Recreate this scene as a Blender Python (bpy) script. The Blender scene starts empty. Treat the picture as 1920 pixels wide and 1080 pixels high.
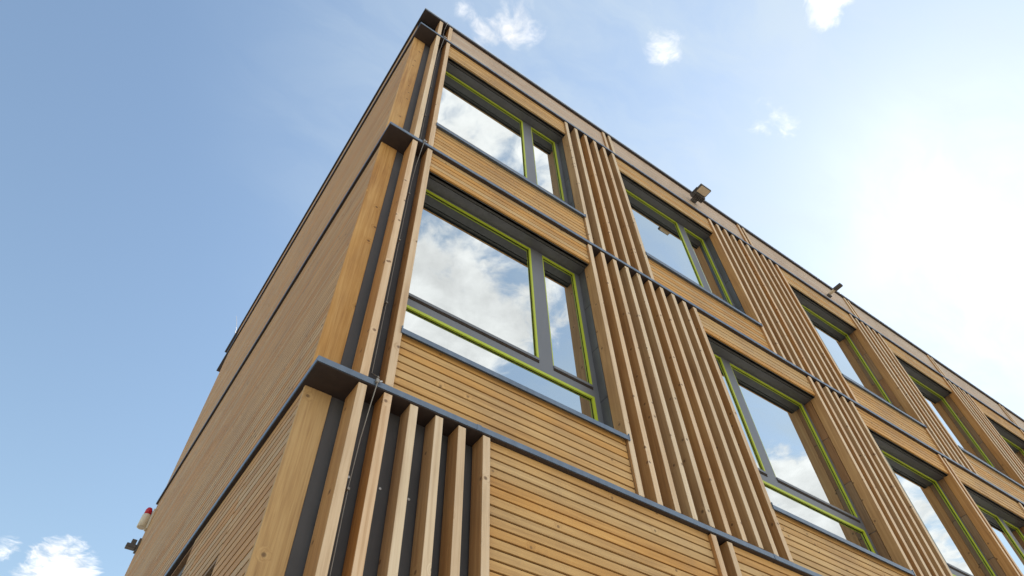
import bpy, bmesh, math, random
from mathutils import Vector, Matrix, Euler

random.seed(7)
scene = bpy.context.scene
col = scene.collection
R = math.radians
G = 4.6                      # height of the first metal ledge above the pavement

# ------------------------------------------------------------------ node helpers
class NT:
    def __init__(self, tree):
        self.t = tree
        self.n = tree.nodes
    def add(self, kind, ins=None, **props):
        nd = self.n.new(kind)
        for k, v in props.items():
            setattr(nd, k, v)
        for k, v in (ins or {}).items():
            s = nd.inputs[k]
            if isinstance(v, bpy.types.NodeSocket):
                self.t.links.new(v, s)
            else:
                s.default_value = v
        return nd
    def math(self, op, a, b=None, c=None, clamp=False):
        ins = {0: a}
        if b is not None: ins[1] = b
        if c is not None: ins[2] = c
        return self.add('ShaderNodeMath', ins, operation=op, use_clamp=clamp).outputs[0]
    def vmath(self, op, a, b=None, out=0):
        ins = {0: a}
        if b is not None: ins[1] = b
        return self.add('ShaderNodeVectorMath', ins, operation=op).outputs[out]
    def smooth(self, v, a, b, lo=0.0, hi=1.0):
        return self.add('ShaderNodeMapRange', {0: v, 1: a, 2: b, 3: lo, 4: hi},
                        interpolation_type='SMOOTHSTEP').outputs[0]
    def ramp(self, fac, stops):
        nd = self.add('ShaderNodeValToRGB', {0: fac})
        e = nd.color_ramp.elements
        while len(e) < len(stops): e.new(0.5)
        for el, (p, c) in zip(e, stops):
            el.position = p
            el.color = (*c, 1)
        return nd.outputs[0]
    def mixc(self, f, a, b, blend='MIX'):
        nd = self.add('ShaderNodeMix', data_type='RGBA', blend_type=blend)
        for i, v in ((0, f), (6, a), (7, b)):
            if isinstance(v, bpy.types.NodeSocket): self.t.links.new(v, nd.inputs[i])
            elif i == 0: nd.inputs[i].default_value = v
            else: nd.inputs[i].default_value = (*v, 1) if len(v) == 3 else v
        return nd.outputs[2]
    def noise(self, vec, scale, detail=4, rough=0.55, dist=0.0):
        return self.add('ShaderNodeTexNoise', {'Vector': vec, 'Scale': scale, 'Detail': detail,
                        'Roughness': rough, 'Distortion': dist}).outputs[0]

def material(name):
    m = bpy.data.materials.new(name)
    m.use_nodes = True
    m.node_tree.nodes.clear()
    return m, NT(m.node_tree)

def finish(nt, **ins):
    b = nt.add('ShaderNodeBsdfPrincipled', ins)
    o = nt.add('ShaderNodeOutputMaterial', {'Surface': b.outputs[0]})
    return b

def wood(name, axis, dark, mid, light, knots=0.62, var=0.16, rough=0.62, grey=0.0, kr=0.085, ks=0.75):
    """softwood with the grain running along one local axis; every board (mesh island / object) differs"""
    m, nt = material(name)
    tc = nt.add('ShaderNodeTexCoord').outputs['Object']
    isl = nt.add('ShaderNodeNewGeometry').outputs['Random Per Island']
    obr = nt.add('ShaderNodeObjectInfo').outputs['Random']
    rnd = nt.math('FRACT', nt.math('ADD', nt.math('MULTIPLY', isl, 7.31), nt.math('MULTIPLY', obr, 3.77)))
    off = nt.add('ShaderNodeCombineXYZ', {0: nt.math('MULTIPLY', rnd, 37.0), 1: nt.math('MULTIPLY', rnd, 53.0),
                                          2: nt.math('MULTIPLY', rnd, 71.0)}).outputs[0]
    p = nt.vmath('ADD', tc, off)
    sc = [34.0, 34.0, 34.0]
    sc['xyz'.index(axis)] = 1.1
    # knots bend the grain round them
    sp_ = nt.add('ShaderNodeSeparateXYZ', {0: p}).outputs
    # branches run through the board, so knots are laid out in the plane of its face
    if axis == 'z': u_, v_ = nt.math('ADD', sp_[0], sp_[1]), sp_[2]
    else: u_, v_ = sp_['xyz'.index(axis)], sp_[2]
    kv = nt.add('ShaderNodeCombineXYZ', {0: u_, 1: v_, 2: 0.0}).outputs[0]
    vor = nt.add('ShaderNodeTexVoronoi', voronoi_dimensions='2D', ins={'Vector': kv, 'Scale': 4.6, 'Randomness': 1.0})
    kd = vor.outputs['Distance']
    pick = nt.math('GREATER_THAN', nt.add('ShaderNodeSeparateColor', {0: vor.outputs['Color']}).outputs[0], knots)
    near = nt.math('MULTIPLY', nt.smooth(kd, 0.0, 0.22, 1.0, 0.0), pick)
    q = nt.vmath('MULTIPLY', p, tuple(sc))
    q = nt.vmath('ADD', q, nt.add('ShaderNodeCombineXYZ', {0: nt.math('MULTIPLY', near, 2.0),
                 1: nt.math('MULTIPLY', near, 2.0), 2: nt.math('MULTIPLY', near, 2.0)}).outputs[0])
    g1 = nt.noise(q, 1.0, 5, 0.62, 0.4)
    g2 = nt.noise(q, 4.5, 3, 0.6, 0.0)
    slow = nt.noise(p, 1.7, 3, 0.5, 0.2)
    t = nt.math('ADD', nt.math('MULTIPLY', g1, 0.62), nt.math('ADD', nt.math('MULTIPLY', g2, 0.2), nt.math('MULTIPLY', slow, 0.25)))
    c = nt.ramp(t, [(0.36, dark), (0.53, mid), (0.70, light)])
    k = nt.math('MULTIPLY', nt.smooth(kd, kr * 0.35, kr, 1.0, 0.0), pick)
    c = nt.mixc(nt.math('MULTIPLY', k, ks), c, (0.10, 0.045, 0.02))
    rnd2 = nt.math('FRACT', nt.math('MULTIPLY', rnd, 13.7))
    rnd3 = nt.math('FRACT', nt.math('MULTIPLY', rnd, 29.3))
    v = nt.math('MULTIPLY_ADD', rnd2, 2 * var, 1 - var)
    hsv = nt.add('ShaderNodeHueSaturation', {'Hue': nt.math('MULTIPLY_ADD', rnd3, 0.014, 0.494),
                 'Saturation': nt.math('MULTIPLY_ADD', rnd3, -0.22, 1.0), 'Value': v, 'Color': c})
    c = hsv.outputs[0]
    blot = nt.noise(nt.vmath('MULTIPLY', tc, (1.3, 1.3, 0.55)), 1.6, 6, 0.62, 0.6)
    c = nt.mixc(nt.smooth(blot, 0.42, 0.78, 0.0, 0.30), c, (0.30, 0.20, 0.125))
    if grey: c = nt.mixc(grey, c, (0.36, 0.31, 0.27))
    h = nt.math('ADD', nt.math('MULTIPLY', g2, 0.6), g1)
    bump = nt.add('ShaderNodeBump', {'Strength': 0.25, 'Distance': 0.004, 'Height': h}).outputs[0]
    finish(nt, **{'Base Color': c, 'Roughness': rough, 'Specular IOR Level': 0.25, 'Normal': bump})
    return m

def plain(name, c, rough=0.5, metal=0.0, var=0.12, scale=6.0, spec=0.4, bump=0.0):
    m, nt = material(name)
    tc = nt.add('ShaderNodeTexCoord').outputs['Object']
    n1 = nt.noise(tc, scale, 5, 0.6)
    n2 = nt.noise(nt.vmath('MULTIPLY', tc, (9.0, 9.0, 1.2)), scale * 0.6, 4, 0.6)
    t = nt.math('ADD', nt.math('MULTIPLY', n1, 0.5), nt.math('MULTIPLY', n2, 0.5))
    lo = tuple(x * (1 - var * 1.6) for x in c); hi = tuple(min(1, x * (1 + var * 1.6)) for x in c)
    cc = nt.ramp(t, [(0.3, lo), (0.7, hi)])
    r = nt.math('MULTIPLY_ADD', n1, 0.25, rough - 0.12, clamp=True)
    ins = {'Base Color': cc, 'Roughness': r, 'Metallic': metal, 'Specular IOR Level': spec}
    if bump:
        ins['Normal'] = nt.add('ShaderNodeBump', {'Strength': 0.4, 'Distance': bump, 'Height': t}).outputs[0]
    finish(nt, **ins)
    return m

def glass(name):
    """sun-protection glazing: strong sky reflection over a dark room"""
    m, nt = material(name)
    tc = nt.add('ShaderNodeTexCoord').outputs['Object']
    w = nt.noise(tc, 1.1, 1, 0.4)
    bump = nt.add('ShaderNodeBump', {'Strength': 0.05, 'Distance': 0.02, 'Height': w}).outputs[0]
    gl = nt.add('ShaderNodeBsdfGlossy', {'Color': (0.90, 0.95, 0.96, 1), 'Roughness': 0.012, 'Normal': bump}).outputs[0]
    df = nt.add('ShaderNodeBsdfDiffuse', {'Color': (0.018, 0.022, 0.020, 1)}).outputs[0]
    lw = nt.add('ShaderNodeLayerWeight', {'Blend': 0.35}).outputs['Fresnel']
    f = nt.math('MULTIPLY_ADD', lw, 0.45, 0.62, clamp=True)
    mx = nt.add('ShaderNodeMixShader', {0: f, 1: df, 2: gl}).outputs[0]
    nt.add('ShaderNodeOutputMaterial', {'Surface': mx})
    return m

M = {}
LD, LM, LL = (0.39, 0.20, 0.048), (0.575, 0.315, 0.080), (0.70, 0.42, 0.125)
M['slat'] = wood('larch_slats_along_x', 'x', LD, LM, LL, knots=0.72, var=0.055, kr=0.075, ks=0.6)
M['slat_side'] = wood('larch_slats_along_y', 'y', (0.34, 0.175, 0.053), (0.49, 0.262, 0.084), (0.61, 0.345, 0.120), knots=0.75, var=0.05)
M['fin'] = wood('shaded_larch_fin_sides_along_z', 'z', (0.31, 0.140, 0.034), (0.44, 0.215, 0.058), (0.54, 0.30, 0.095), knots=0.45, var=0.08)  # sides coloured darker to paint in the shade of the narrow gaps
M['fin_face'] = wood('bleached_lit_larch_fin_faces', 'z', (0.55, 0.365, 0.20), (0.71, 0.515, 0.31), (0.79, 0.61, 0.41), knots=0.45, var=0.06)  # paler than the sides: weathering plus frontal skylight put into the colour
M['post'] = wood('larch_corner_boards', 'z', (0.34, 0.150, 0.030), (0.54, 0.285, 0.065), (0.68, 0.41, 0.13), knots=0.60, var=0.05)
M['parapet'] = wood('weathered_parapet_boards', 'x', (0.49, 0.355, 0.24), (0.58, 0.435, 0.31), (0.65, 0.51, 0.375), knots=0.95, var=0.03, grey=0.15)
M['metal'] = plain('slate_grey_sheet_metal', (0.135, 0.18, 0.245), 0.40, 0.3, 0.16, 3.0, 0.4, 0.004)
M['frame'] = plain('anthracite_window_frame', (0.155, 0.165, 0.185), 0.42, 0.1, 0.05, 2.0)
M['membrane'] = plain('dark_grey_backing_panel', (0.085, 0.085, 0.092), 0.6, 0.0, 0.15, 2.5)
M['reveal'] = plain('grey_reveal_panel', (0.12, 0.122, 0.13), 0.38, 0.25, 0.12, 4.0)
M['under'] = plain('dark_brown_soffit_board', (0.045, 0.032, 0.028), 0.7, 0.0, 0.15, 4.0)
M['jamb_board'] = wood('brown_jamb_boards', 'z', (0.17, 0.080, 0.028), (0.26, 0.130, 0.048), (0.34, 0.185, 0.075), knots=0.8, var=0.06)  # brown boards for some jambs and the side window reveals
M['black'] = plain('black_corner_shade', (0.012, 0.011, 0.011), 0.9, 0.0, 0.1, 4.0, 0.1)  # paints the deep shade in the open parapet corner
M['soffit'] = plain('dark_reveal_head', (0.075, 0.072, 0.068), 0.55, 0.0, 0.2, 3.0)
M['gap'] = plain('black_shadow_membrane', (0.035, 0.022, 0.014), 0.9, 0.0, 0.2, 3.0)
M['green'] = plain('lime_green_glazing_trim', (0.44, 0.53, 0.03), 0.45, 0.0, 0.04, 3.0)
M['glass'] = glass('reflective_window_glass')
M['steel'] = plain('galvanised_steel', (0.55, 0.55, 0.54), 0.4, 0.8, 0.1, 20.0)
M['cable'] = plain('dull_zinc_wire', (0.30, 0.28, 0.25), 0.5, 0.5, 0.1, 20.0)
M['dark'] = plain('dark_lamp_housing', (0.10, 0.092, 0.088), 0.5, 0.2, 0.1, 8.0)
M['lens'] = plain('frosted_lamp_lens', (0.66, 0.55, 0.40), 0.35, 0.0, 0.06, 12.0)
M['cream'] = plain('cream_plastic', (0.66, 0.60, 0.48), 0.45, 0.0, 0.06, 10.0)
M['red'] = plain('red_beacon_lens', (0.50, 0.012, 0.035), 0.25, 0.0, 0.05, 10.0)
M['roof'] = plain('grey_roof_gravel', (0.30, 0.29, 0.27), 0.9, 0.0, 0.3, 25.0)

def pavement_mat():
    m, nt = material('pale_concrete_paving')
    tc = nt.add('ShaderNodeTexCoord').outputs['Object']
    br = nt.add('ShaderNodeTexBrick', {'Vector': tc, 'Color1': (0.20, 0.18, 0.15, 1), 'Color2': (0.24, 0.215, 0.18, 1),
                'Mortar': (0.10, 0.095, 0.085, 1), 'Scale': 1.0, 'Mortar Size': 0.006, 'Brick Width': 0.4, 'Row Height': 0.2})
    n = nt.noise(tc, 0.6, 6, 0.6)
    c = nt.mixc(1.0, br.outputs[0], nt.ramp(n, [(0.3, (0.8, 0.8, 0.8)), (0.7, (1.05, 1.05, 1.05))]), 'MULTIPLY')
    finish(nt, **{'Base Color': c, 'Roughness': 0.85})
    return m
M['paving'] = pavement_mat()

# ------------------------------------------------------------------ mesh helpers
class MB:
    def __init__(self):
        self.bm = bmesh.new()
        self.mats = []
    def mi(self, m):
        if m not in self.mats: self.mats.append(m)
        return self.mats.index(m)
    def box(self, x0, x1, y0, y1, z0, z1, m, chamfer=0.0):
        v = [self.bm.verts.new((x, y, z)) for x in (x0, x1) for y in (y0, y1) for z in (z0, z1)]
        idx = [(0, 1, 3, 2), (4, 6, 7, 5), (0, 4, 5, 1), (2, 3, 7, 6), (0, 2, 6, 4), (1, 5, 7, 3)]
        fs = [self.bm.faces.new([v[i] for i in f]) for f in idx]
        k = self.mi(m)
        for f in fs: f.material_index = k
        if chamfer:
            es = list({e for f in fs for e in f.edges})
            r = bmesh.ops.bevel(self.bm, geom=es, offset=chamfer, segments=1, affect='EDGES', profile=0.5)
            for f in r['faces']: f.material_index = k
    def tube(self, pts, r, m, sides=8):
        k = self.mi(m)
        rings = []
        pts = [Vector(p) for p in pts]
        for i, p in enumerate(pts):
            a = pts[max(i - 1, 0)]; b = pts[min(i + 1, len(pts) - 1)]
            d = (b - a).normalized()
            u = d.orthogonal().normalized() if i == 0 else (u - d * u.dot(d)).normalized()
            w = d.cross(u)
            rr = r[i] if isinstance(r, (list, tuple)) else r
            rings.append([self.bm.verts.new(p + (u * math.cos(t) + w * math.sin(t)) * rr)
                          for t in [2 * math.pi * j / sides for j in range(sides)]])
        for a, b in zip(rings, rings[1:]):
            for j in range(sides):
                f = self.bm.faces.new((a[j], a[(j + 1) % sides], b[(j + 1) % sides], b[j]))
                f.material_index = k; f.smooth = sides > 6
        for rg, rev in ((rings[0], True), (rings[-1], False)):
            f = self.bm.faces.new(rg[::-1] if rev else rg); f.material_index = k
    def mesh(self, name):
        bmesh.ops.recalc_face_normals(self.bm, faces=self.bm.faces)
        me = bpy.data.meshes.new(name)
        self.bm.to_mesh(me); self.bm.free()
        for m in self.mats: me.materials.append(m)
        return me
    def build(self, name, parent=None, loc=(0, 0, 0)):
        o = bpy.data.objects.new(name, self.mesh(name))
        col.objects.link(o)
        o.location = loc
        if parent: o.parent = parent
        return o

def thing(name, label, cat, loc=(0, 0, 0), group=None):
    o = bpy.data.objects.new(name, None)
    col.objects.link(o); o.location = loc
    return tag(o, label, cat, group)
def tag(o, label, cat, group=None):
    o['label'] = label; o['category'] = cat
    if group: o['group'] = group
    return o

# ------------------------------------------------------------------ ground
g = MB(); g.box(-600, 600, -600, 600, -0.5, 0.0, M['paving'])
gr = g.build('ground'); gr['kind'] = 'structure'

# ------------------------------------------------------------------ the building
B = thing('timber_building', 'three storey corner building clad in orange larch slats and upright fins', 'building', (0, 0, 0))
ZA, ZB, ZC, ZR = G, G + 3.5, G + 7.07, G + 7.812
XE = 20.5                    # far end of the long front
YE = 7.85                    # far end of the side wall
LT = 0.048                   # ledge face height
FY, FB = 0.012, 0.145        # fins: front and back
SY = 0.040                   # face of the slats
BY = 0.165                   # backing wall
GY, WY = 0.262, 0.246        # glass, frame front
PITCH = 0.0712

# solid core behind everything
c = MB()
c.box(0.30, XE, 0.30, 7.75, 0.0, ZR - 0.12, M['membrane'])
c.build('core_wall', B)
r = MB(); r.box(0.30, XE - 0.05, 0.30, 7.7, ZR - 0.118, ZR - 0.05, M['roof'])
r.build('roof_deck', B)

# ledges of folded sheet metal: front run and side run as one L-shaped piece
def ledge(z, yend, name='metal_ledge', deep=0.29):
    b = MB()
    b.box(0.0, XE, 0.0, deep, z - LT, z - 0.004, M['metal'])
    b.box(0.0, 0.16, deep, yend, z - LT, z - 0.004, M['metal'])
    # thin folded drip lip and standing joints in the sheet
    for x in (1.15, 4.1, 7.2, 10.3, 13.3, 16.4):
        b.box(x, x + 0.035, -0.0025, -0.0003, z - LT - 0.002, z - 0.001, M['metal'])
    o = b.build(name, B)
    u = MB()
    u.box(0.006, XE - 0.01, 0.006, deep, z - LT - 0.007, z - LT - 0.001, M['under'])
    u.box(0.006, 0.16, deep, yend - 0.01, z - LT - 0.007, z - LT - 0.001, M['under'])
    u.build('ledge_soffit', o)
    return o
ledge(ZA, YE + 0.02); ledge(ZB, YE + 0.02); ledge(ZC, 8.5)
# roof coping with a drip lip made pale to paint in its sunlit edge
b = MB()
b.box(0.0, XE + 0.05, 0.0, 0.33, ZR - 0.040, ZR, M['metal'])
b.box(0.0, 0.33, 0.33, 8.7, ZR - 0.040, ZR, M['metal'])
b.box(0.0, XE + 0.05, -0.004, -0.0005, ZR - 0.013, ZR + 0.008, M['steel'])
o = b.build('roof_coping', B)
b = MB()
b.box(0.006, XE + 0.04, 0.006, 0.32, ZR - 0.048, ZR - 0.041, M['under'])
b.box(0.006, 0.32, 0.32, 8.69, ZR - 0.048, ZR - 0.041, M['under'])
b.build('coping_soffit', o)
b = MB(); b.box(0.024, 0.344, 0.180, 0.234, ZC, ZR - 0.050, M['black']); b.build('corner_shade_infill', B)  # black box standing in for shade in the open corner

def slats(b, x0, x1, z0, z1, y=SY, m=None, gap=0.0135, depth=0.022):
    n = max(1, round((z1 - z0) / PITCH))
    p = (z1 - z0) / n
    for i in range(n):
        za = z0 + i * p + gap
        dy = random.uniform(-0.0012, 0.0012)
        e = random.uniform(0, 0.003)
        b.box(x0 + e, x1 - random.uniform(0, 0.003), y + dy, y + depth + dy, za, z0 + (i + 1) * p, m or M['slat'], 0.0015)
    b.box(x0 + 0.004, x1 - 0.004, y + depth + 0.006, y + depth + 0.03, z0, z1, M['gap'])

def slat_panel(x0, x1, z0, z1, name):
    b = MB(); slats(b, 0, x1 - x0, 0, z1 - z0)
    return b.build(name, B, (x0, 0, z0))

# fins -------------------------------------------------------------
fin_mesh = {}
def fin(x, z0, z1, w=0.058, back=FB):
    key = round(z1 - z0, 3), w, back
    if key not in fin_mesh:
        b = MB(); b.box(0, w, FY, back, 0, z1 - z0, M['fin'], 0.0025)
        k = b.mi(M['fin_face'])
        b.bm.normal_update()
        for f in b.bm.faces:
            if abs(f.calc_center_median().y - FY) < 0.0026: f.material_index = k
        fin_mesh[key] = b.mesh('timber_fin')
    o = bpy.data.objects.new('timber_fin', fin_mesh[key])
    col.objects.link(o); o.parent = B
    o.rotation_euler = (random.uniform(-.0006, .0006), random.uniform(-.0005, .0005), random.uniform(-.012, .012))
    o.location = (x + random.uniform(-0.0015, 0.0015), random.uniform(-0.003, 0.002), z0 + random.uniform(0.0, 0.012))
    return o

def backing(x0, x1, z0, z1, screws=()):
    b = MB(); b.box(x0, x1, BY, BY + 0.05, z0, z1, M['membrane'])
    for x in screws:
        for k in range(int((z1 - z0) / 0.62)):
            zz = z0 + 0.25 + k * 0.62
            b.tube([(x, BY - 0.004, zz), (x, BY + 0.002, zz)], 0.009, M['steel'], 6)
    return b.build('backing_panel', B)

# windows ----------------------------------------------------------
def window(x0, x1, z, small_left=False, jamb='reveal'):
    """one recessed window: bay x0..x1, storey ledge at z. Frame with its panes, trims, sill, head and jamb linings"""
    up = z > ZA + 1
    sill_z = z + (0.61 if up else 0.575)
    head_z = z + 3.07
    fw = 0.068
    mull = 0.160
    sp = 0.455
    fx0, fx1 = x0 + 0.004, x1 - 0.004
    if small_left:
        a = (fx0 + fw, fx0 + fw + sp); c_ = (a[1] + mull, fx1 - fw)
    else:
        c_ = (fx0 + fw, fx1 - fw - sp - mull); a = (fx1 - fw - sp, fx1 - fw)
    t0, t1 = (z + 1.05, z + 1.215) if up else (z + 1.155, z + 1.31)        # transom
    lb = sill_z + 0.02                  # lower pane bottom
    top = head_z - 0.022
    f = MB()
    dy0, dy1 = WY, WY + 0.07
    fm = M['frame']
    f.box(fx0, min(a[0], c_[0]), dy0, dy1, sill_z - 0.05, head_z + 0.03, fm)
    f.box(max(a[1], c_[1]), fx1, dy0, dy1, sill_z - 0.05, head_z + 0.03, fm)
    mx0, mx1 = min(a[1], c_[1]), max(a[0], c_[0])
    ix0, ix1 = min(a[0], c_[0]), max(a[1], c_[1])
    f.box(ix0, ix1, dy0, dy1, top, head_z + 0.03, fm)
    f.box(ix0, ix1, dy0, dy1, sill_z - 0.05, lb, fm)
    f.box(ix0, ix1, dy0 - 0.001, dy1, t0, t1, fm)
    f.box(mx0, mx1, dy0 - 0.001, dy1, t1, top, fm)
    # casement line round each upper pane and the sheet-metal step on the transom
    for (p0, p1) in (a, c_):
        f.box(p0 + 0.002, p1 - 0.002, dy0 - 0.012, dy0 - 0.002, t1 - 0.040, t1 - 0.012, fm)
        f.box(p0 + 0.002, p1 - 0.002, dy0 - 0.006, dy0 - 0.002, t1 - 0.066, t1 - 0.041, M['gap'])  # dark strip painting the shadow between frame and sill
    w = f.build('window', B)
    def pane(p0, p1, q0, q1):
        b = MB(); b.box(p0 + 0.001, p1 - 0.001, GY, GY + 0.006, q0, q1, M['glass'])
        ta, tb = random.uniform(0, 0.0025), random.uniform(0, 0.0015)
        for v in b.bm.verts: v.co.y += ta * (v.co.x - p0) + tb * (v.co.z - q0)
        o = b.build('window_pane', w, (0, 0, 0)); return o
    pane(a[0], a[1], t1, top); pane(c_[0], c_[1], t1, top); pane(ix0, ix1, lb, t0)
    # lime green trims: on the head and both sides of the upper panes, head and sides of the lower one
    tw = 0.021
    def trim(p0, p1, q0, q1, s=tw):
        b = MB(); y0, y1 = WY - 0.004, GY - 0.001
        b.box(p0 + 0.0005, p1 - 0.0005, y0, y1, q1 - s, q1 - 0.0005, M['green'])
        b.box(p0 + 0.0005, p0 + s * 0.6, y0 + 0.006, y1, q0 + 0.001, q1 - s, M['green'])
        b.box(p1 - s, p1 - 0.0005, y0, y1, q0 + 0.001, q1 - s, M['green'])
        # black rubber gasket against the glass
        b.box(p0 + s * 0.6, p1 - s, GY - 0.003, GY - 0.001, q1 - s - 0.006, q1 - s, M['gap'])
        b.box(p1 - s - 0.006, p1 - s, GY - 0.003, GY - 0.001, q0, q1 - s - 0.006, M['gap'])
        b.box(p0 + s * 0.6, p1 - s - 0.006, GY - 0.012, GY - 0.001, q0, q0 + 0.012, M['frame'])
        return b.build('green_trim', w)
    trim(a[0], a[1], t1, top); trim(c_[0], c_[1], t1, top); trim(ix0, ix1, lb, t0, 0.030)
    # folded sill with end caps
    s = MB()
    s.box(x0 - 0.012, x1 + 0.012, 0.004, WY + 0.02, sill_z - 0.012, sill_z, M['metal'])
    s.box(x0 - 0.012, x1 + 0.012, 0.0, 0.004, sill_z - 0.045, sill_z, M['metal'])
    for xx in (x0 - 0.012, x1 + 0.004):
        s.box(xx, xx + 0.008, -0.003, FY - 0.001, sill_z - 0.048, sill_z + 0.022, M['metal'])
    s.build('window_sill', w)
    # head lining in two strips with an open joint, jamb panels with butt joints
    h = MB()
    h.box(x0 + 0.002, x1 - 0.002, SY + 0.024, 0.116, head_z, head_z + 0.03, M['soffit'])
    h.build('head_lining', w)
    h = MB()
    h.box(x0 + 0.002, x1 - 0.002, 0.126, WY + 0.001, head_z + 0.003, head_z + 0.03, M['reveal'])
    h.build('head_lining', w)
    for xa, xb in ((x0 - 0.055, x0 + 0.003), (x1 - 0.003, x1 + 0.055)):
        j = MB()
        zz = sill_z
        for k in range(4):
            ze = min(head_z, zz + (0.55 if k == 0 else 0.66))
            if k == 3: ze = head_z
            j.box(xa, xb, FB + 0.004, WY, zz + 0.004, ze - 0.004, M[jamb])
            zz = ze
        j.box(xa + 0.006, xb - 0.006, FB + 0.006, WY, sill_z, head_z, M['gap'])
        j.build('jamb_lining', w)
    slat_panel(x0 + 0.006, x1 - 0.006, z + 0.002, sill_z - 0.016, 'spandrel_cladding')
    slat_panel(x0 + 0.006, x1 - 0.006, head_z, z + 3.5 - LT - 0.010 + (0.07 if up else 0), 'lintel_cladding')
    backing(x0, x1, z + 0.0, sill_z - 0.052)
    backing(x0, x1, head_z + 0.032, z + 3.5 - LT - 0.008)

def fins(x, n, pitch, z, top):
    for i in range(n): fin(x + i * pitch, z, top)

# first floor
z1, top1 = ZA + 0.004, ZB - LT - 0.022
z2, top2 = ZB + 0.004, ZC - LT - 0.022
for z, t in ((z1, top1), (z2, top2)):
    fin(0.282, z, t, back=0.20); fins(0.457, 1, 0.1, z, t)
backing(0.345, 0.515, ZA, ZB - LT - 0.008); backing(0.345, 0.515, ZB, ZC - LT - 0.008)
window(0.515, 2.62, ZA)
fins(2.62, 10, 0.1890, z1, top1); backing(2.62, 4.38, ZA, ZB - LT - 0.008)
window(4.38, 6.53, ZA, True, 'jamb_board')
fins(6.53, 6, 0.185, z1, top1); backing(6.53, 7.515, ZA, ZB - LT - 0.008)
window(7.515, 9.62, ZA, True, 'jamb_board')
fins(9.62, 2, 0.132, z1, top1); backing(9.62, 9.81, ZA, ZB - LT - 0.008)
window(9.81, 11.93, ZA, False, 'jamb_board')
fins(11.93, 10, 0.189, z1, top1); backing(11.93, 13.69, ZA, ZB - LT - 0.008)
window(13.69, 15.80, ZA)
fins(15.80, 6, 0.185, z1, top1); backing(15.80, 16.785, ZA, ZB - LT - 0.008)
window(16.785, 18.9, ZA)
slat_panel(18.9, XE, ZA + 0.002, ZB - LT - 0.010, 'wall_cladding')
# second floor
window(0.515, 2.66, ZB)
fins(2.66, 6, 0.195, z2, top2); backing(2.66, 3.695, ZB, ZC - LT - 0.008)
window(3.695, 5.89, ZB)
fins(5.89, 10, 0.198, z2, top2); backing(5.89, 7.73, ZB, ZC - LT - 0.008)
window(7.73, 9.85, ZB, True, 'jamb_board')
fins(9.85, 6, 0.185, z2, top2); backing(9.85, 10.835, ZB, ZC - LT - 0.008)
window(10.835, 13.07, ZB, True, 'jamb_board')
fins(13.07, 6, 0.185, z2, top2); backing(13.07, 14.055, ZB, ZC - LT - 0.008)
window(14.055, 16.17, ZB, True, 'jamb_board')
fins(16.17, 10, 0.189, z2, top2); backing(16.17, 17.93, ZB, ZC - LT - 0.008)
slat_panel(17.93, XE, ZB + 0.002, ZC - LT - 0.010, 'wall_cladding')
# ground floor: six fins, then slatted panels with narrow joints
z0, top0 = 0.12, ZA - LT - 0.022
fin(0.290, z0, top0, back=0.20)
for x in (0.462, 0.650, 0.840, 1.012, 1.206): fin(x, z0, top0)
backing(0.352, 1.27, 0, ZA - LT - 0.008, screws=(0.40, 0.60, 0.79, 0.965))
edges = [(1.266, 3.345), (3.595, 6.75), (7.00, 10.1), (10.35, 13.4), (13.65, 16.7), (16.95, XE)]
for i, (xa, xb) in enumerate(edges):
    slat_panel(xa, xb, 0.12, ZA - LT - 0.010, 'wall_cladding')
    if i < len(edges) - 1:
        fin(xb + 0.002, z0, top0); fin(edges[i + 1][0] - 0.060, z0, top0)
        backing(xb, edges[i + 1][0], 0, ZA - LT - 0.008)
b = MB(); b.box(0.18, XE, 0.03, 0.2, 0.0, 0.115, M['membrane']); b.build('plinth', B)

# parapet between the upper ledge and the coping
joints = [0.455, 3.62, 7.0, 10.22, 13.2, 16.15, 19.2]
pz0, pz1 = ZC + 0.002, ZR - 0.052
for i, x in enumerate(joints):
    xn = joints[i + 1] - 0.06 if i + 1 < len(joints) else XE
    b = MB()
    lo = 0.06 if i == 0 else 0.07 + 0.06
    slats(b, 0, xn - (x + lo), 0, pz1 - pz0, SY, M['parapet'], 0.0035)
    b.build('parapet_cladding', B, (x + lo, 0, pz0))
    fin(x if i == 0 else x + 0.07, pz0, pz1 - 0.014)
    fin(0.282 if i == 0 else x - 0.06, pz0, pz1 - 0.014)
backing(0.346, XE, ZC, ZR - 0.052)

# corner board facing the front and the slatted side wall
for za, zb in ((0.12, ZA - LT - 0.009), (ZA + 0.0, ZB - LT - 0.009), (ZB + 0.0, ZC - LT - 0.009)):
    b = MB(); b.box(0, 0.180, 0, 0.030, 0, zb - za, M['post'], 0.003)
    b.build('corner_board', B, (0.026, 0.225, za))
b = MB(); b.box(0.206, 0.36, 0.235, 0.34, 0.0, ZR - 0.12, M['membrane']); b.build('corner_wall', B)

def side_slats(b, y0, y1, z0, z1, m):
    n = max(1, round((z1 - z0) / PITCH)); p = (z1 - z0) / n
    for i in range(n):
        y = y0
        first = random.uniform(2.2, 5.0)
        while y < y1 - 0.01:
            e = min(y1, y + first); first = random.uniform(3.5, 5.0)
            if y1 - e < 0.6: e = y1
            b.box(0.030, 0.050 + random.uniform(-.001, .001), y + 0.001, e - 0.001, z0 + i * p + 0.014, z0 + (i + 1) * p, m, 0.0015)
            y = e
    b.box(0.056, 0.090, y0 + 0.003, y1 - 0.003, z0, z1, M['gap'])
for za, zb in ((ZA + 0.003, ZB - LT - 0.009), (ZB + 0.003, ZC - LT - 0.009), (ZC + 0.003, ZR - 0.052)):
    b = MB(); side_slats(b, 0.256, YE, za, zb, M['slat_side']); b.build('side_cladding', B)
b = MB()
WA = (0.12, 0.192, 1.10, 2.30, YE)
zt = ZA - LT - 0.009
side_slats(b, 0.256, 1.10, 0.12, zt, M['slat_side'])
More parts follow.
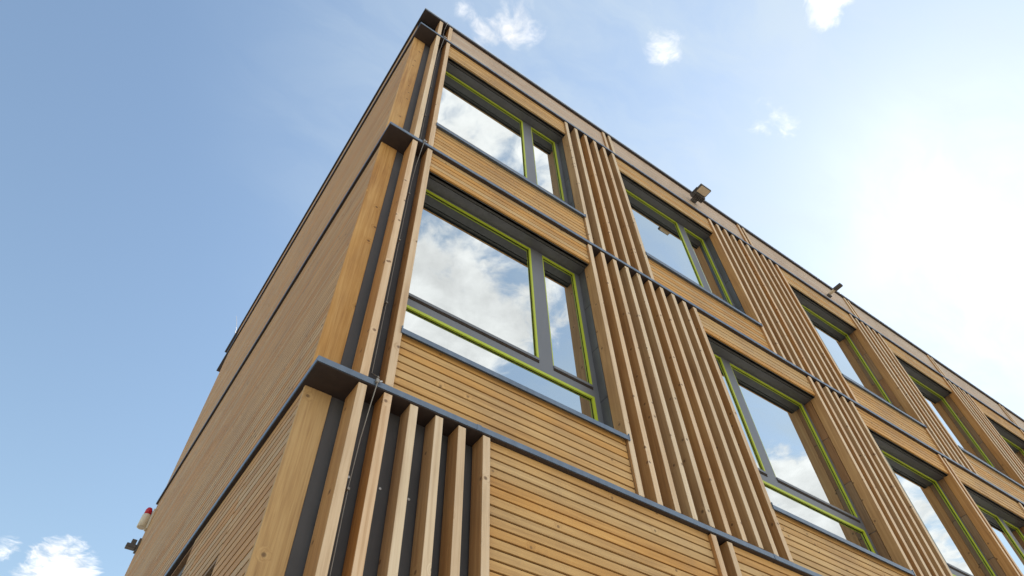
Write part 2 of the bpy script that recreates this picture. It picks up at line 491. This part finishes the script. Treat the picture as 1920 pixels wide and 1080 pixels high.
side_slats(b, 1.10, 1.95, ZA - 0.755, zt, M['slat_side'])
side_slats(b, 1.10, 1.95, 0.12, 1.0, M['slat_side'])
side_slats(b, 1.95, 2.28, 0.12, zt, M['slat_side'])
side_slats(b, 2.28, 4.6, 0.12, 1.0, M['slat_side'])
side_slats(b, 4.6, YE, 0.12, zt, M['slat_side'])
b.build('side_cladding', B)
b = MB(); b.box(0.11, 0.30, 0.256, YE - 0.02, 0.0, 1.0, M['membrane'])
b.box(0.11, 0.30, 0.3, 1.10, 1.0, ZR - 0.12, M['membrane'])
b.box(0.11, 0.30, 1.10, 1.95, ZA - 0.755, ZR - 0.12, M['membrane'])
b.box(0.11, 0.30, 1.95, 2.28, 1.0, ZR - 0.12, M['membrane'])
b.box(0.11, 0.30, 2.28, 4.6, ZA - 0.06, ZR - 0.12, M['membrane'])
b.box(0.11, 0.30, 4.6, YE - 0.02, 1.0, ZR - 0.12, M['membrane'])
b.build('side_wall', B)
for ya, yb, zh in ((1.10, 1.95, ZA - 0.755), (2.28, 4.6, ZA - 0.062)):
    f = MB(); za = 1.0
    f.box(0.07, 0.12, ya + 0.03, ya + 0.10, za + 0.03, zh - 0.03, M['frame']); f.box(0.07, 0.12, yb - 0.10, yb - 0.03, za + 0.03, zh - 0.03, M['frame'])
    f.box(0.07, 0.12, ya + 0.10, yb - 0.10, zh - 0.10, zh - 0.03, M['frame']); f.box(0.07, 0.12, ya + 0.10, yb - 0.10, za + 0.03, za + 0.10, M['frame'])
    w = f.build('side_window', B)
    p = MB(); p.box(0.085, 0.092, ya + 0.10, yb - 0.10, za + 0.10, zh - 0.10, M['glass']); p.build('window_pane', w)
    for args in ((0.034, 0.12, ya + 0.002, ya + 0.028, za, zh), (0.034, 0.12, yb - 0.028, yb - 0.002, za, zh), (0.034, 0.12, ya + 0.03, yb - 0.03, zh - 0.028, zh - 0.002)):
        rv = MB(); rv.box(*args, M['jamb_board']); rv.build('timber_reveal', w)
    rv = MB(); rv.box(0.02, 0.12, ya + 0.03, yb - 0.03, za + 0.002, za + 0.028, M['metal']); rv.build('window_sill', w)
# back and far end of the volume
b = MB(); b.box(0.30, XE, 7.76, YE, 0.0, ZR - 0.05, M['membrane']); b.build('rear_wall', B)

# ------------------------------------------------------------------ lightning conductor
t = thing('lightning_conductor', 'thin steel lightning cable clipped down the front beside the building corner', 'cable', (0.395, 0.02, ZA))
def rel(p): return (p[0] - 0.395, p[1] - 0.02, p[2] - ZA)
cx, wy = 0.395, 0.118
path = [(cx, -0.012, ZR + 0.03), (cx, -0.012, ZC - LT - 0.01)]
def drop(z, zn):
    return [(cx, -0.014, z + 0.02), (cx, -0.014, z - LT - 0.01), (cx, 0.03, z - 0.20), (cx, 0.085, z - 0.42), (cx, wy, z - 0.72), (cx, wy + 0.004, (z + zn) / 2), (cx, wy, zn + 0.16), (cx, 0.02, zn + 0.05)]
path = [(cx, 0.12, ZR + 0.025), (cx, -0.010, ZR + 0.025), (cx, -0.010, ZR - 0.07), (cx, 0.06, ZR - 0.22), (cx, 0.06, ZC + 0.14), (cx, 0.0, ZC + 0.05)] + drop(ZC, ZB) + drop(ZB, ZA) + drop(ZA, 0.0)[:-2] + [(cx, wy, 0.02)]
b = MB(); b.tube([rel(p) for p in path], 0.0034, M['cable'], 6); b.build('cable', t)
for z in (ZC - 0.02, ZB - 0.02, ZA - 0.02):
    b = MB()
    b.box(-0.011, 0.011, -0.042, -0.022, -0.014, 0.018, M['cable'], 0.003)
    b.tube([(0.012, -0.036, 0.0), (0.030, -0.036, 0.010)], 0.006, M['steel'], 6)
    b.box(-0.006, 0.006, -0.040, 0.05, 0.026, 0.032, M['cable'])
    b.build('clamp', t, (0, 0, z - ZA))
for z in (ZA - 0.74, ZA - 1.6, ZA - 2.5, ZA + 0.9, ZA + 1.75, ZA + 2.55, ZB + 0.9, ZB + 1.8, ZB + 2.6):
    b = MB(); b.box(-0.009, 0.009, wy - 0.030, wy - 0.008, -0.009, 0.009, M['cable'], 0.002)
    b.tube([(0.0, wy - 0.01, 0.0), (0.0, BY - 0.02, 0.0)], 0.005, M['steel'], 6)
    b.build('cable_clip', t, (0, 0, z - ZA))

# ------------------------------------------------------------------ floodlights on the parapet
t = thing('floodlight', 'square dark floodlight with its pale lens turned down, nearer of two on the parapet', 'floodlight', (5.67, -0.022, G + 7.42), 'floodlights on the parapet')
b = MB(); b.box(-0.125, 0.125, -0.290, -0.125, -0.012, 0.035, M['dark'], 0.006); b.build('lamp_head', t)
b = MB(); b.box(-0.108, 0.108, -0.276, -0.139, -0.019, -0.0125, M['lens'], 0.002); b.build('lamp_lens', t)
b = MB(); b.box(-0.135, 0.135, -0.122, -0.008, -0.045, 0.045, M['dark'], 0.008)
for i in range(7): b.box(-0.12 + i * 0.037, -0.108 + i * 0.037, -0.118, -0.02, -0.066, -0.046, M['dark'])
b.build('control_box', t)
b = MB(); b.box(-0.05, 0.05, -0.009, SY + 0.020, -0.03, 0.03, M['dark']); b.box(-0.15, -0.137, -0.20, -0.05, -0.012, 0.012, M['dark']); b.build('bracket', t)
t = thing('floodlight', 'slim floodlight seen edge on, sticking out of the parapet farther from the corner', 'floodlight', (9.40, 0.0, G + 7.30), 'floodlights on the parapet')
b = MB(); b.box(-0.045, 0.045, -0.300, -0.13, -0.02, 0.03, M['dark'], 0.006); b.build('lamp_head', t)
b = MB(); b.box(0.0455, 0.052, -0.29, -0.14, -0.012, 0.022, M['lens'], 0.001); b.build('lamp_lens', t)
b = MB(); b.box(-0.03, 0.03, -0.128, SY - 0.002, -0.015, 0.02, M['lens'], 0.004); b.box(-0.05, 0.05, -0.012, SY - 0.003, -0.05, -0.016, M['dark']); b.build('bracket', t)

# ------------------------------------------------------------------ rods, siren and lamp
def rod(x, y, top, label, lean=(0, 0)):
    b = MB(); h = top
    b.tube([(0, 0, -0.02), (lean[0] * .4, lean[1] * .4, h * 0.55), (lean[0], lean[1], h)], [0.0045, 0.004, 0.003], M['cable'], 6)
    b.box(-0.03, 0.03, -0.03, 0.03, -0.045, -0.02, M['cable'])
    o = b.build('lightning_rod', None, (x, y, ZR + 0.064)); return tag(o, label, 'lightning rod', 'lightning rods on the roof')
rod(0.62, 0.20, 0.42, 'hair thin lightning rod on the roof edge right above the building corner', (0.02, -0.03))
rod(10.5, 0.22, 0.65, 'hair thin lightning rod on the roof edge behind the slim floodlight')
rod(0.05, 8.35, 0.75, 'bent whisker thin rod on the far end of the side roof edge', (-0.16, 0.05))

t = thing('alarm_siren', 'cream alarm siren with a red light on top at the end of side wall', 'siren', (0.03, 7.72, ZB - 0.40))
b = MB(); b.tube([(-0.085, 0, -0.17), (-0.085, 0, -0.165), (-0.085, 0, 0.04), (-0.085, 0, 0.05)], [0.055, 0.068, 0.062, 0.054], M['cream'], 20); b.build('siren_body', t)
b = MB(); b.tube([(-0.085, 0, 0.051), (-0.085, 0, 0.13), (-0.085, 0, 0.165), (-0.085, 0, 0.18)], [0.054, 0.050, 0.036, 0.012], M['red'], 20); b.build('beacon_lens', t)
b = MB(); b.box(-0.03, 0.0, -0.06, 0.06, -0.18, 0.16, M['cream'], 0.005); b.build('mounting_plate', t)
t = thing('wall_lamp', 'small black wall lamp under the red and cream siren', 'lamp', (0.03, 7.80, ZB - 0.86))
b = MB(); b.box(-0.17, -0.03, -0.05, 0.05, -0.02, 0.04, M['dark'], 0.006); b.box(-0.12, -0.05, -0.035, 0.035, 0.041, 0.12, M['dark'], 0.004); b.build('lamp_head', t)
b = MB(); b.box(-0.03, 0.0, -0.04, 0.04, -0.06, 0.16, M['dark'], 0.004); b.build('bracket', t)

# ------------------------------------------------------------------ sky, clouds, sun
SUN = Vector((0.713, 0.014, 0.701)).normalized()
elev = math.asin(SUN.z); az = math.atan2(SUN.x, SUN.y)
world = bpy.data.worlds.new('World'); scene.world = world
world.use_nodes = True
world.node_tree.nodes.clear()
nt = NT(world.node_tree)
sky = nt.add('ShaderNodeTexSky', sky_type='NISHITA', sun_disc=False, sun_elevation=elev, sun_rotation=az,
             altitude=100.0, air_density=1.7, dust_density=0.3, ozone_density=0.5)
d = nt.vmath('NORMALIZE', nt.add('ShaderNodeTexCoord').outputs['Generated'])
sep = nt.add('ShaderNodeSeparateXYZ', {0: d})
# cloud layer: the view direction met with a flat layer overhead
zc = nt.math('MAXIMUM', sep.outputs[2], 0.06)
lay = nt.add('ShaderNodeCombineXYZ', {0: nt.math('DIVIDE', sep.outputs[0], zc), 1: nt.math('DIVIDE', sep.outputs[1], zc), 2: 0.0}).outputs[0]
wl = nt.noise(lay, 6.0, 4, 0.5)
wlay = nt.vmath('ADD', lay, nt.add('ShaderNodeCombineXYZ', {0: nt.math('MULTIPLY', nt.math('SUBTRACT', wl, 0.5), 0.10), 1: nt.math('MULTIPLY', nt.math('SUBTRACT', nt.noise(lay, 6.5, 4, 0.5), 0.5), 0.10), 2: 0.0}).outputs[0])
fb = nt.noise(wlay, 8.0, 9, 0.58, 0.2)
big = nt.noise(wlay, 2.6, 4, 0.5, 0.2)
fine = nt.noise(wlay, 26.0, 7, 0.62, 0.3)
def blob(v, deg, amp):
    v = Vector(v).normalized()
    cs = math.cos(R(deg))
    dt = nt.vmath('DOT_PRODUCT', d, tuple(v), out=1)
    x = nt.math('DIVIDE', nt.math('SUBTRACT', dt, cs), 1 - cs, clamp=True)
    return nt.math('MULTIPLY', x, amp)
def gather(lst):
    acc = None
    for bl in lst:
        x = blob(*bl)
        acc = x if acc is None else nt.math('MAXIMUM', acc, x)
    return acc
def cen(v): return nt.math('SUBTRACT', v, 0.5)
# small fair-weather clouds above the building
NEAR = gather([((0.168, 0.205, 0.964), 3.2, 0.95), ((0.150, 0.232, 0.961), 2.4, 0.9), ((0.108, 0.222, 0.969), 2.2, 0.7),
      ((0.356, 0.105, 0.929), 2.1, 0.85), ((0.480, -0.052, 0.876), 2.0, 1.15), ((0.470, -0.072, 0.880), 2.2, 1.4), ((0.519, 0.094, 0.849), 2.8, 0.56),
      ((-0.009, 0.911, 0.412), 3.3, 1.45), ((-0.070, 0.900, 0.430), 1.3, 0.7)])
dn = nt.math('ADD', NEAR, nt.math('ADD', nt.math('MULTIPLY', cen(fb), 1.9), nt.math('MULTIPLY', cen(fine), 1.5)))
mn = nt.math('MULTIPLY', nt.smooth(dn, 0.35, 1.25), nt.smooth(NEAR, 0.0, 0.35))
# broken cumulus out in front of the building, mirrored in the glass
FAR = gather([((0.27, -0.55, 0.79), 11.0, 0.95), ((0.36, -0.51, 0.78), 8.0, 0.72), ((0.20, -0.35, 0.91), 9.0, 0.58), ((0.31, -0.33, 0.89), 7.0, 0.65),
      ((0.00, -0.60, 0.78), 18.0, 0.8), ((0.80, -0.42, 0.43), 11.0, 1.1), ((0.73, -0.47, 0.50), 7.0, 0.9),
      ((0.3, -0.90, 0.35), 30.0, 0.95), ((-0.6, -0.7, 0.4), 28.0, 0.9), ((0.75, -0.62, 0.2), 22.0, 0.9)])
df = nt.math('ADD', FAR, nt.math('ADD', nt.math('MULTIPLY', cen(big), 2.2), nt.math('ADD', nt.math('MULTIPLY', cen(fb), 1.6), nt.math('MULTIPLY', cen(fine), 0.6))))
mf = nt.math('MULTIPLY', nt.smooth(df, 0.20, 0.62), nt.smooth(FAR, 0.0, 0.25))
mask = nt.math('MAXIMUM', mn, mf)
shade = nt.math('ADD', nt.smooth(nt.noise(wlay, 7.0, 6, 0.6), 0.30, 0.70, 0.86, 1.18), nt.math('MULTIPLY', cen(fine), 0.25))
# thin high veil on the sunward side
VEIL = blob((0.60, 0.0, 0.80), 56.0, 1.0)
vn = nt.noise(nt.vmath('MULTIPLY', wlay, (1.0, 2.4, 1.0)), 3.0, 8, 0.6, 0.5)
veil = nt.math('MULTIPLY', nt.smooth(VEIL, 0.0, 0.9), nt.smooth(vn, 0.25, 0.75, 0.18, 0.62))
vs = nt.mixc(veil, sky.outputs[0], (4.05, 4.6, 4.85))
cc = nt.vmath('SCALE', (1.0, 0.985, 0.96))
cn = cc.node; world.node_tree.links.new(nt.math('MULTIPLY', shade, 6.9), cn.inputs['Scale'])
skyc = nt.mixc(nt.math('MULTIPLY', mask, 0.95), vs, cc)
bg = nt.add('ShaderNodeBackground', {'Color': skyc, 'Strength': 0.090})
nt.add('ShaderNodeOutputWorld', {'Surface': bg.outputs[0]})

sl = bpy.data.lights.new('sun', 'SUN'); sl.energy = 4.8; sl.angle = R(0.5); sl.color = (1.0, 0.95, 0.87)
so = bpy.data.objects.new('sun', sl); col.objects.link(so)
so.rotation_euler = (-SUN).to_track_quat('-Z', 'Y').to_euler()
so.location = (10, -10, 30)

# ------------------------------------------------------------------ camera (solved from the building's own lines)
RW = ((0.82032578, -0.5714872, -0.02163346), (0.44270493, 0.65850673, -0.60858955), (0.36204691, 0.48966445, 0.79319024))
cam = bpy.data.cameras.new('camera'); co = bpy.data.objects.new('camera', cam); col.objects.link(co)
right, down, fwd = (Vector(v) for v in RW)
m3 = Matrix((right, -down, -fwd)).transposed()
co.matrix_world = Matrix.Translation((-0.66510, -2.90293, G - 2.95748)) @ m3.to_4x4()
cam.sensor_width = 36.0; cam.lens = 36.0 * 1231.87 / 1920.0
cam.clip_start = 0.05; cam.clip_end = 3000
scene.camera = co
scene.view_settings.view_transform = 'Standard'
scene.view_settings.look = 'None'
scene.view_settings.exposure = 1.08
scene.view_settings.gamma = 1.0
scene.cycles.max_bounces = 8
scene.cycles.diffuse_bounces = 4
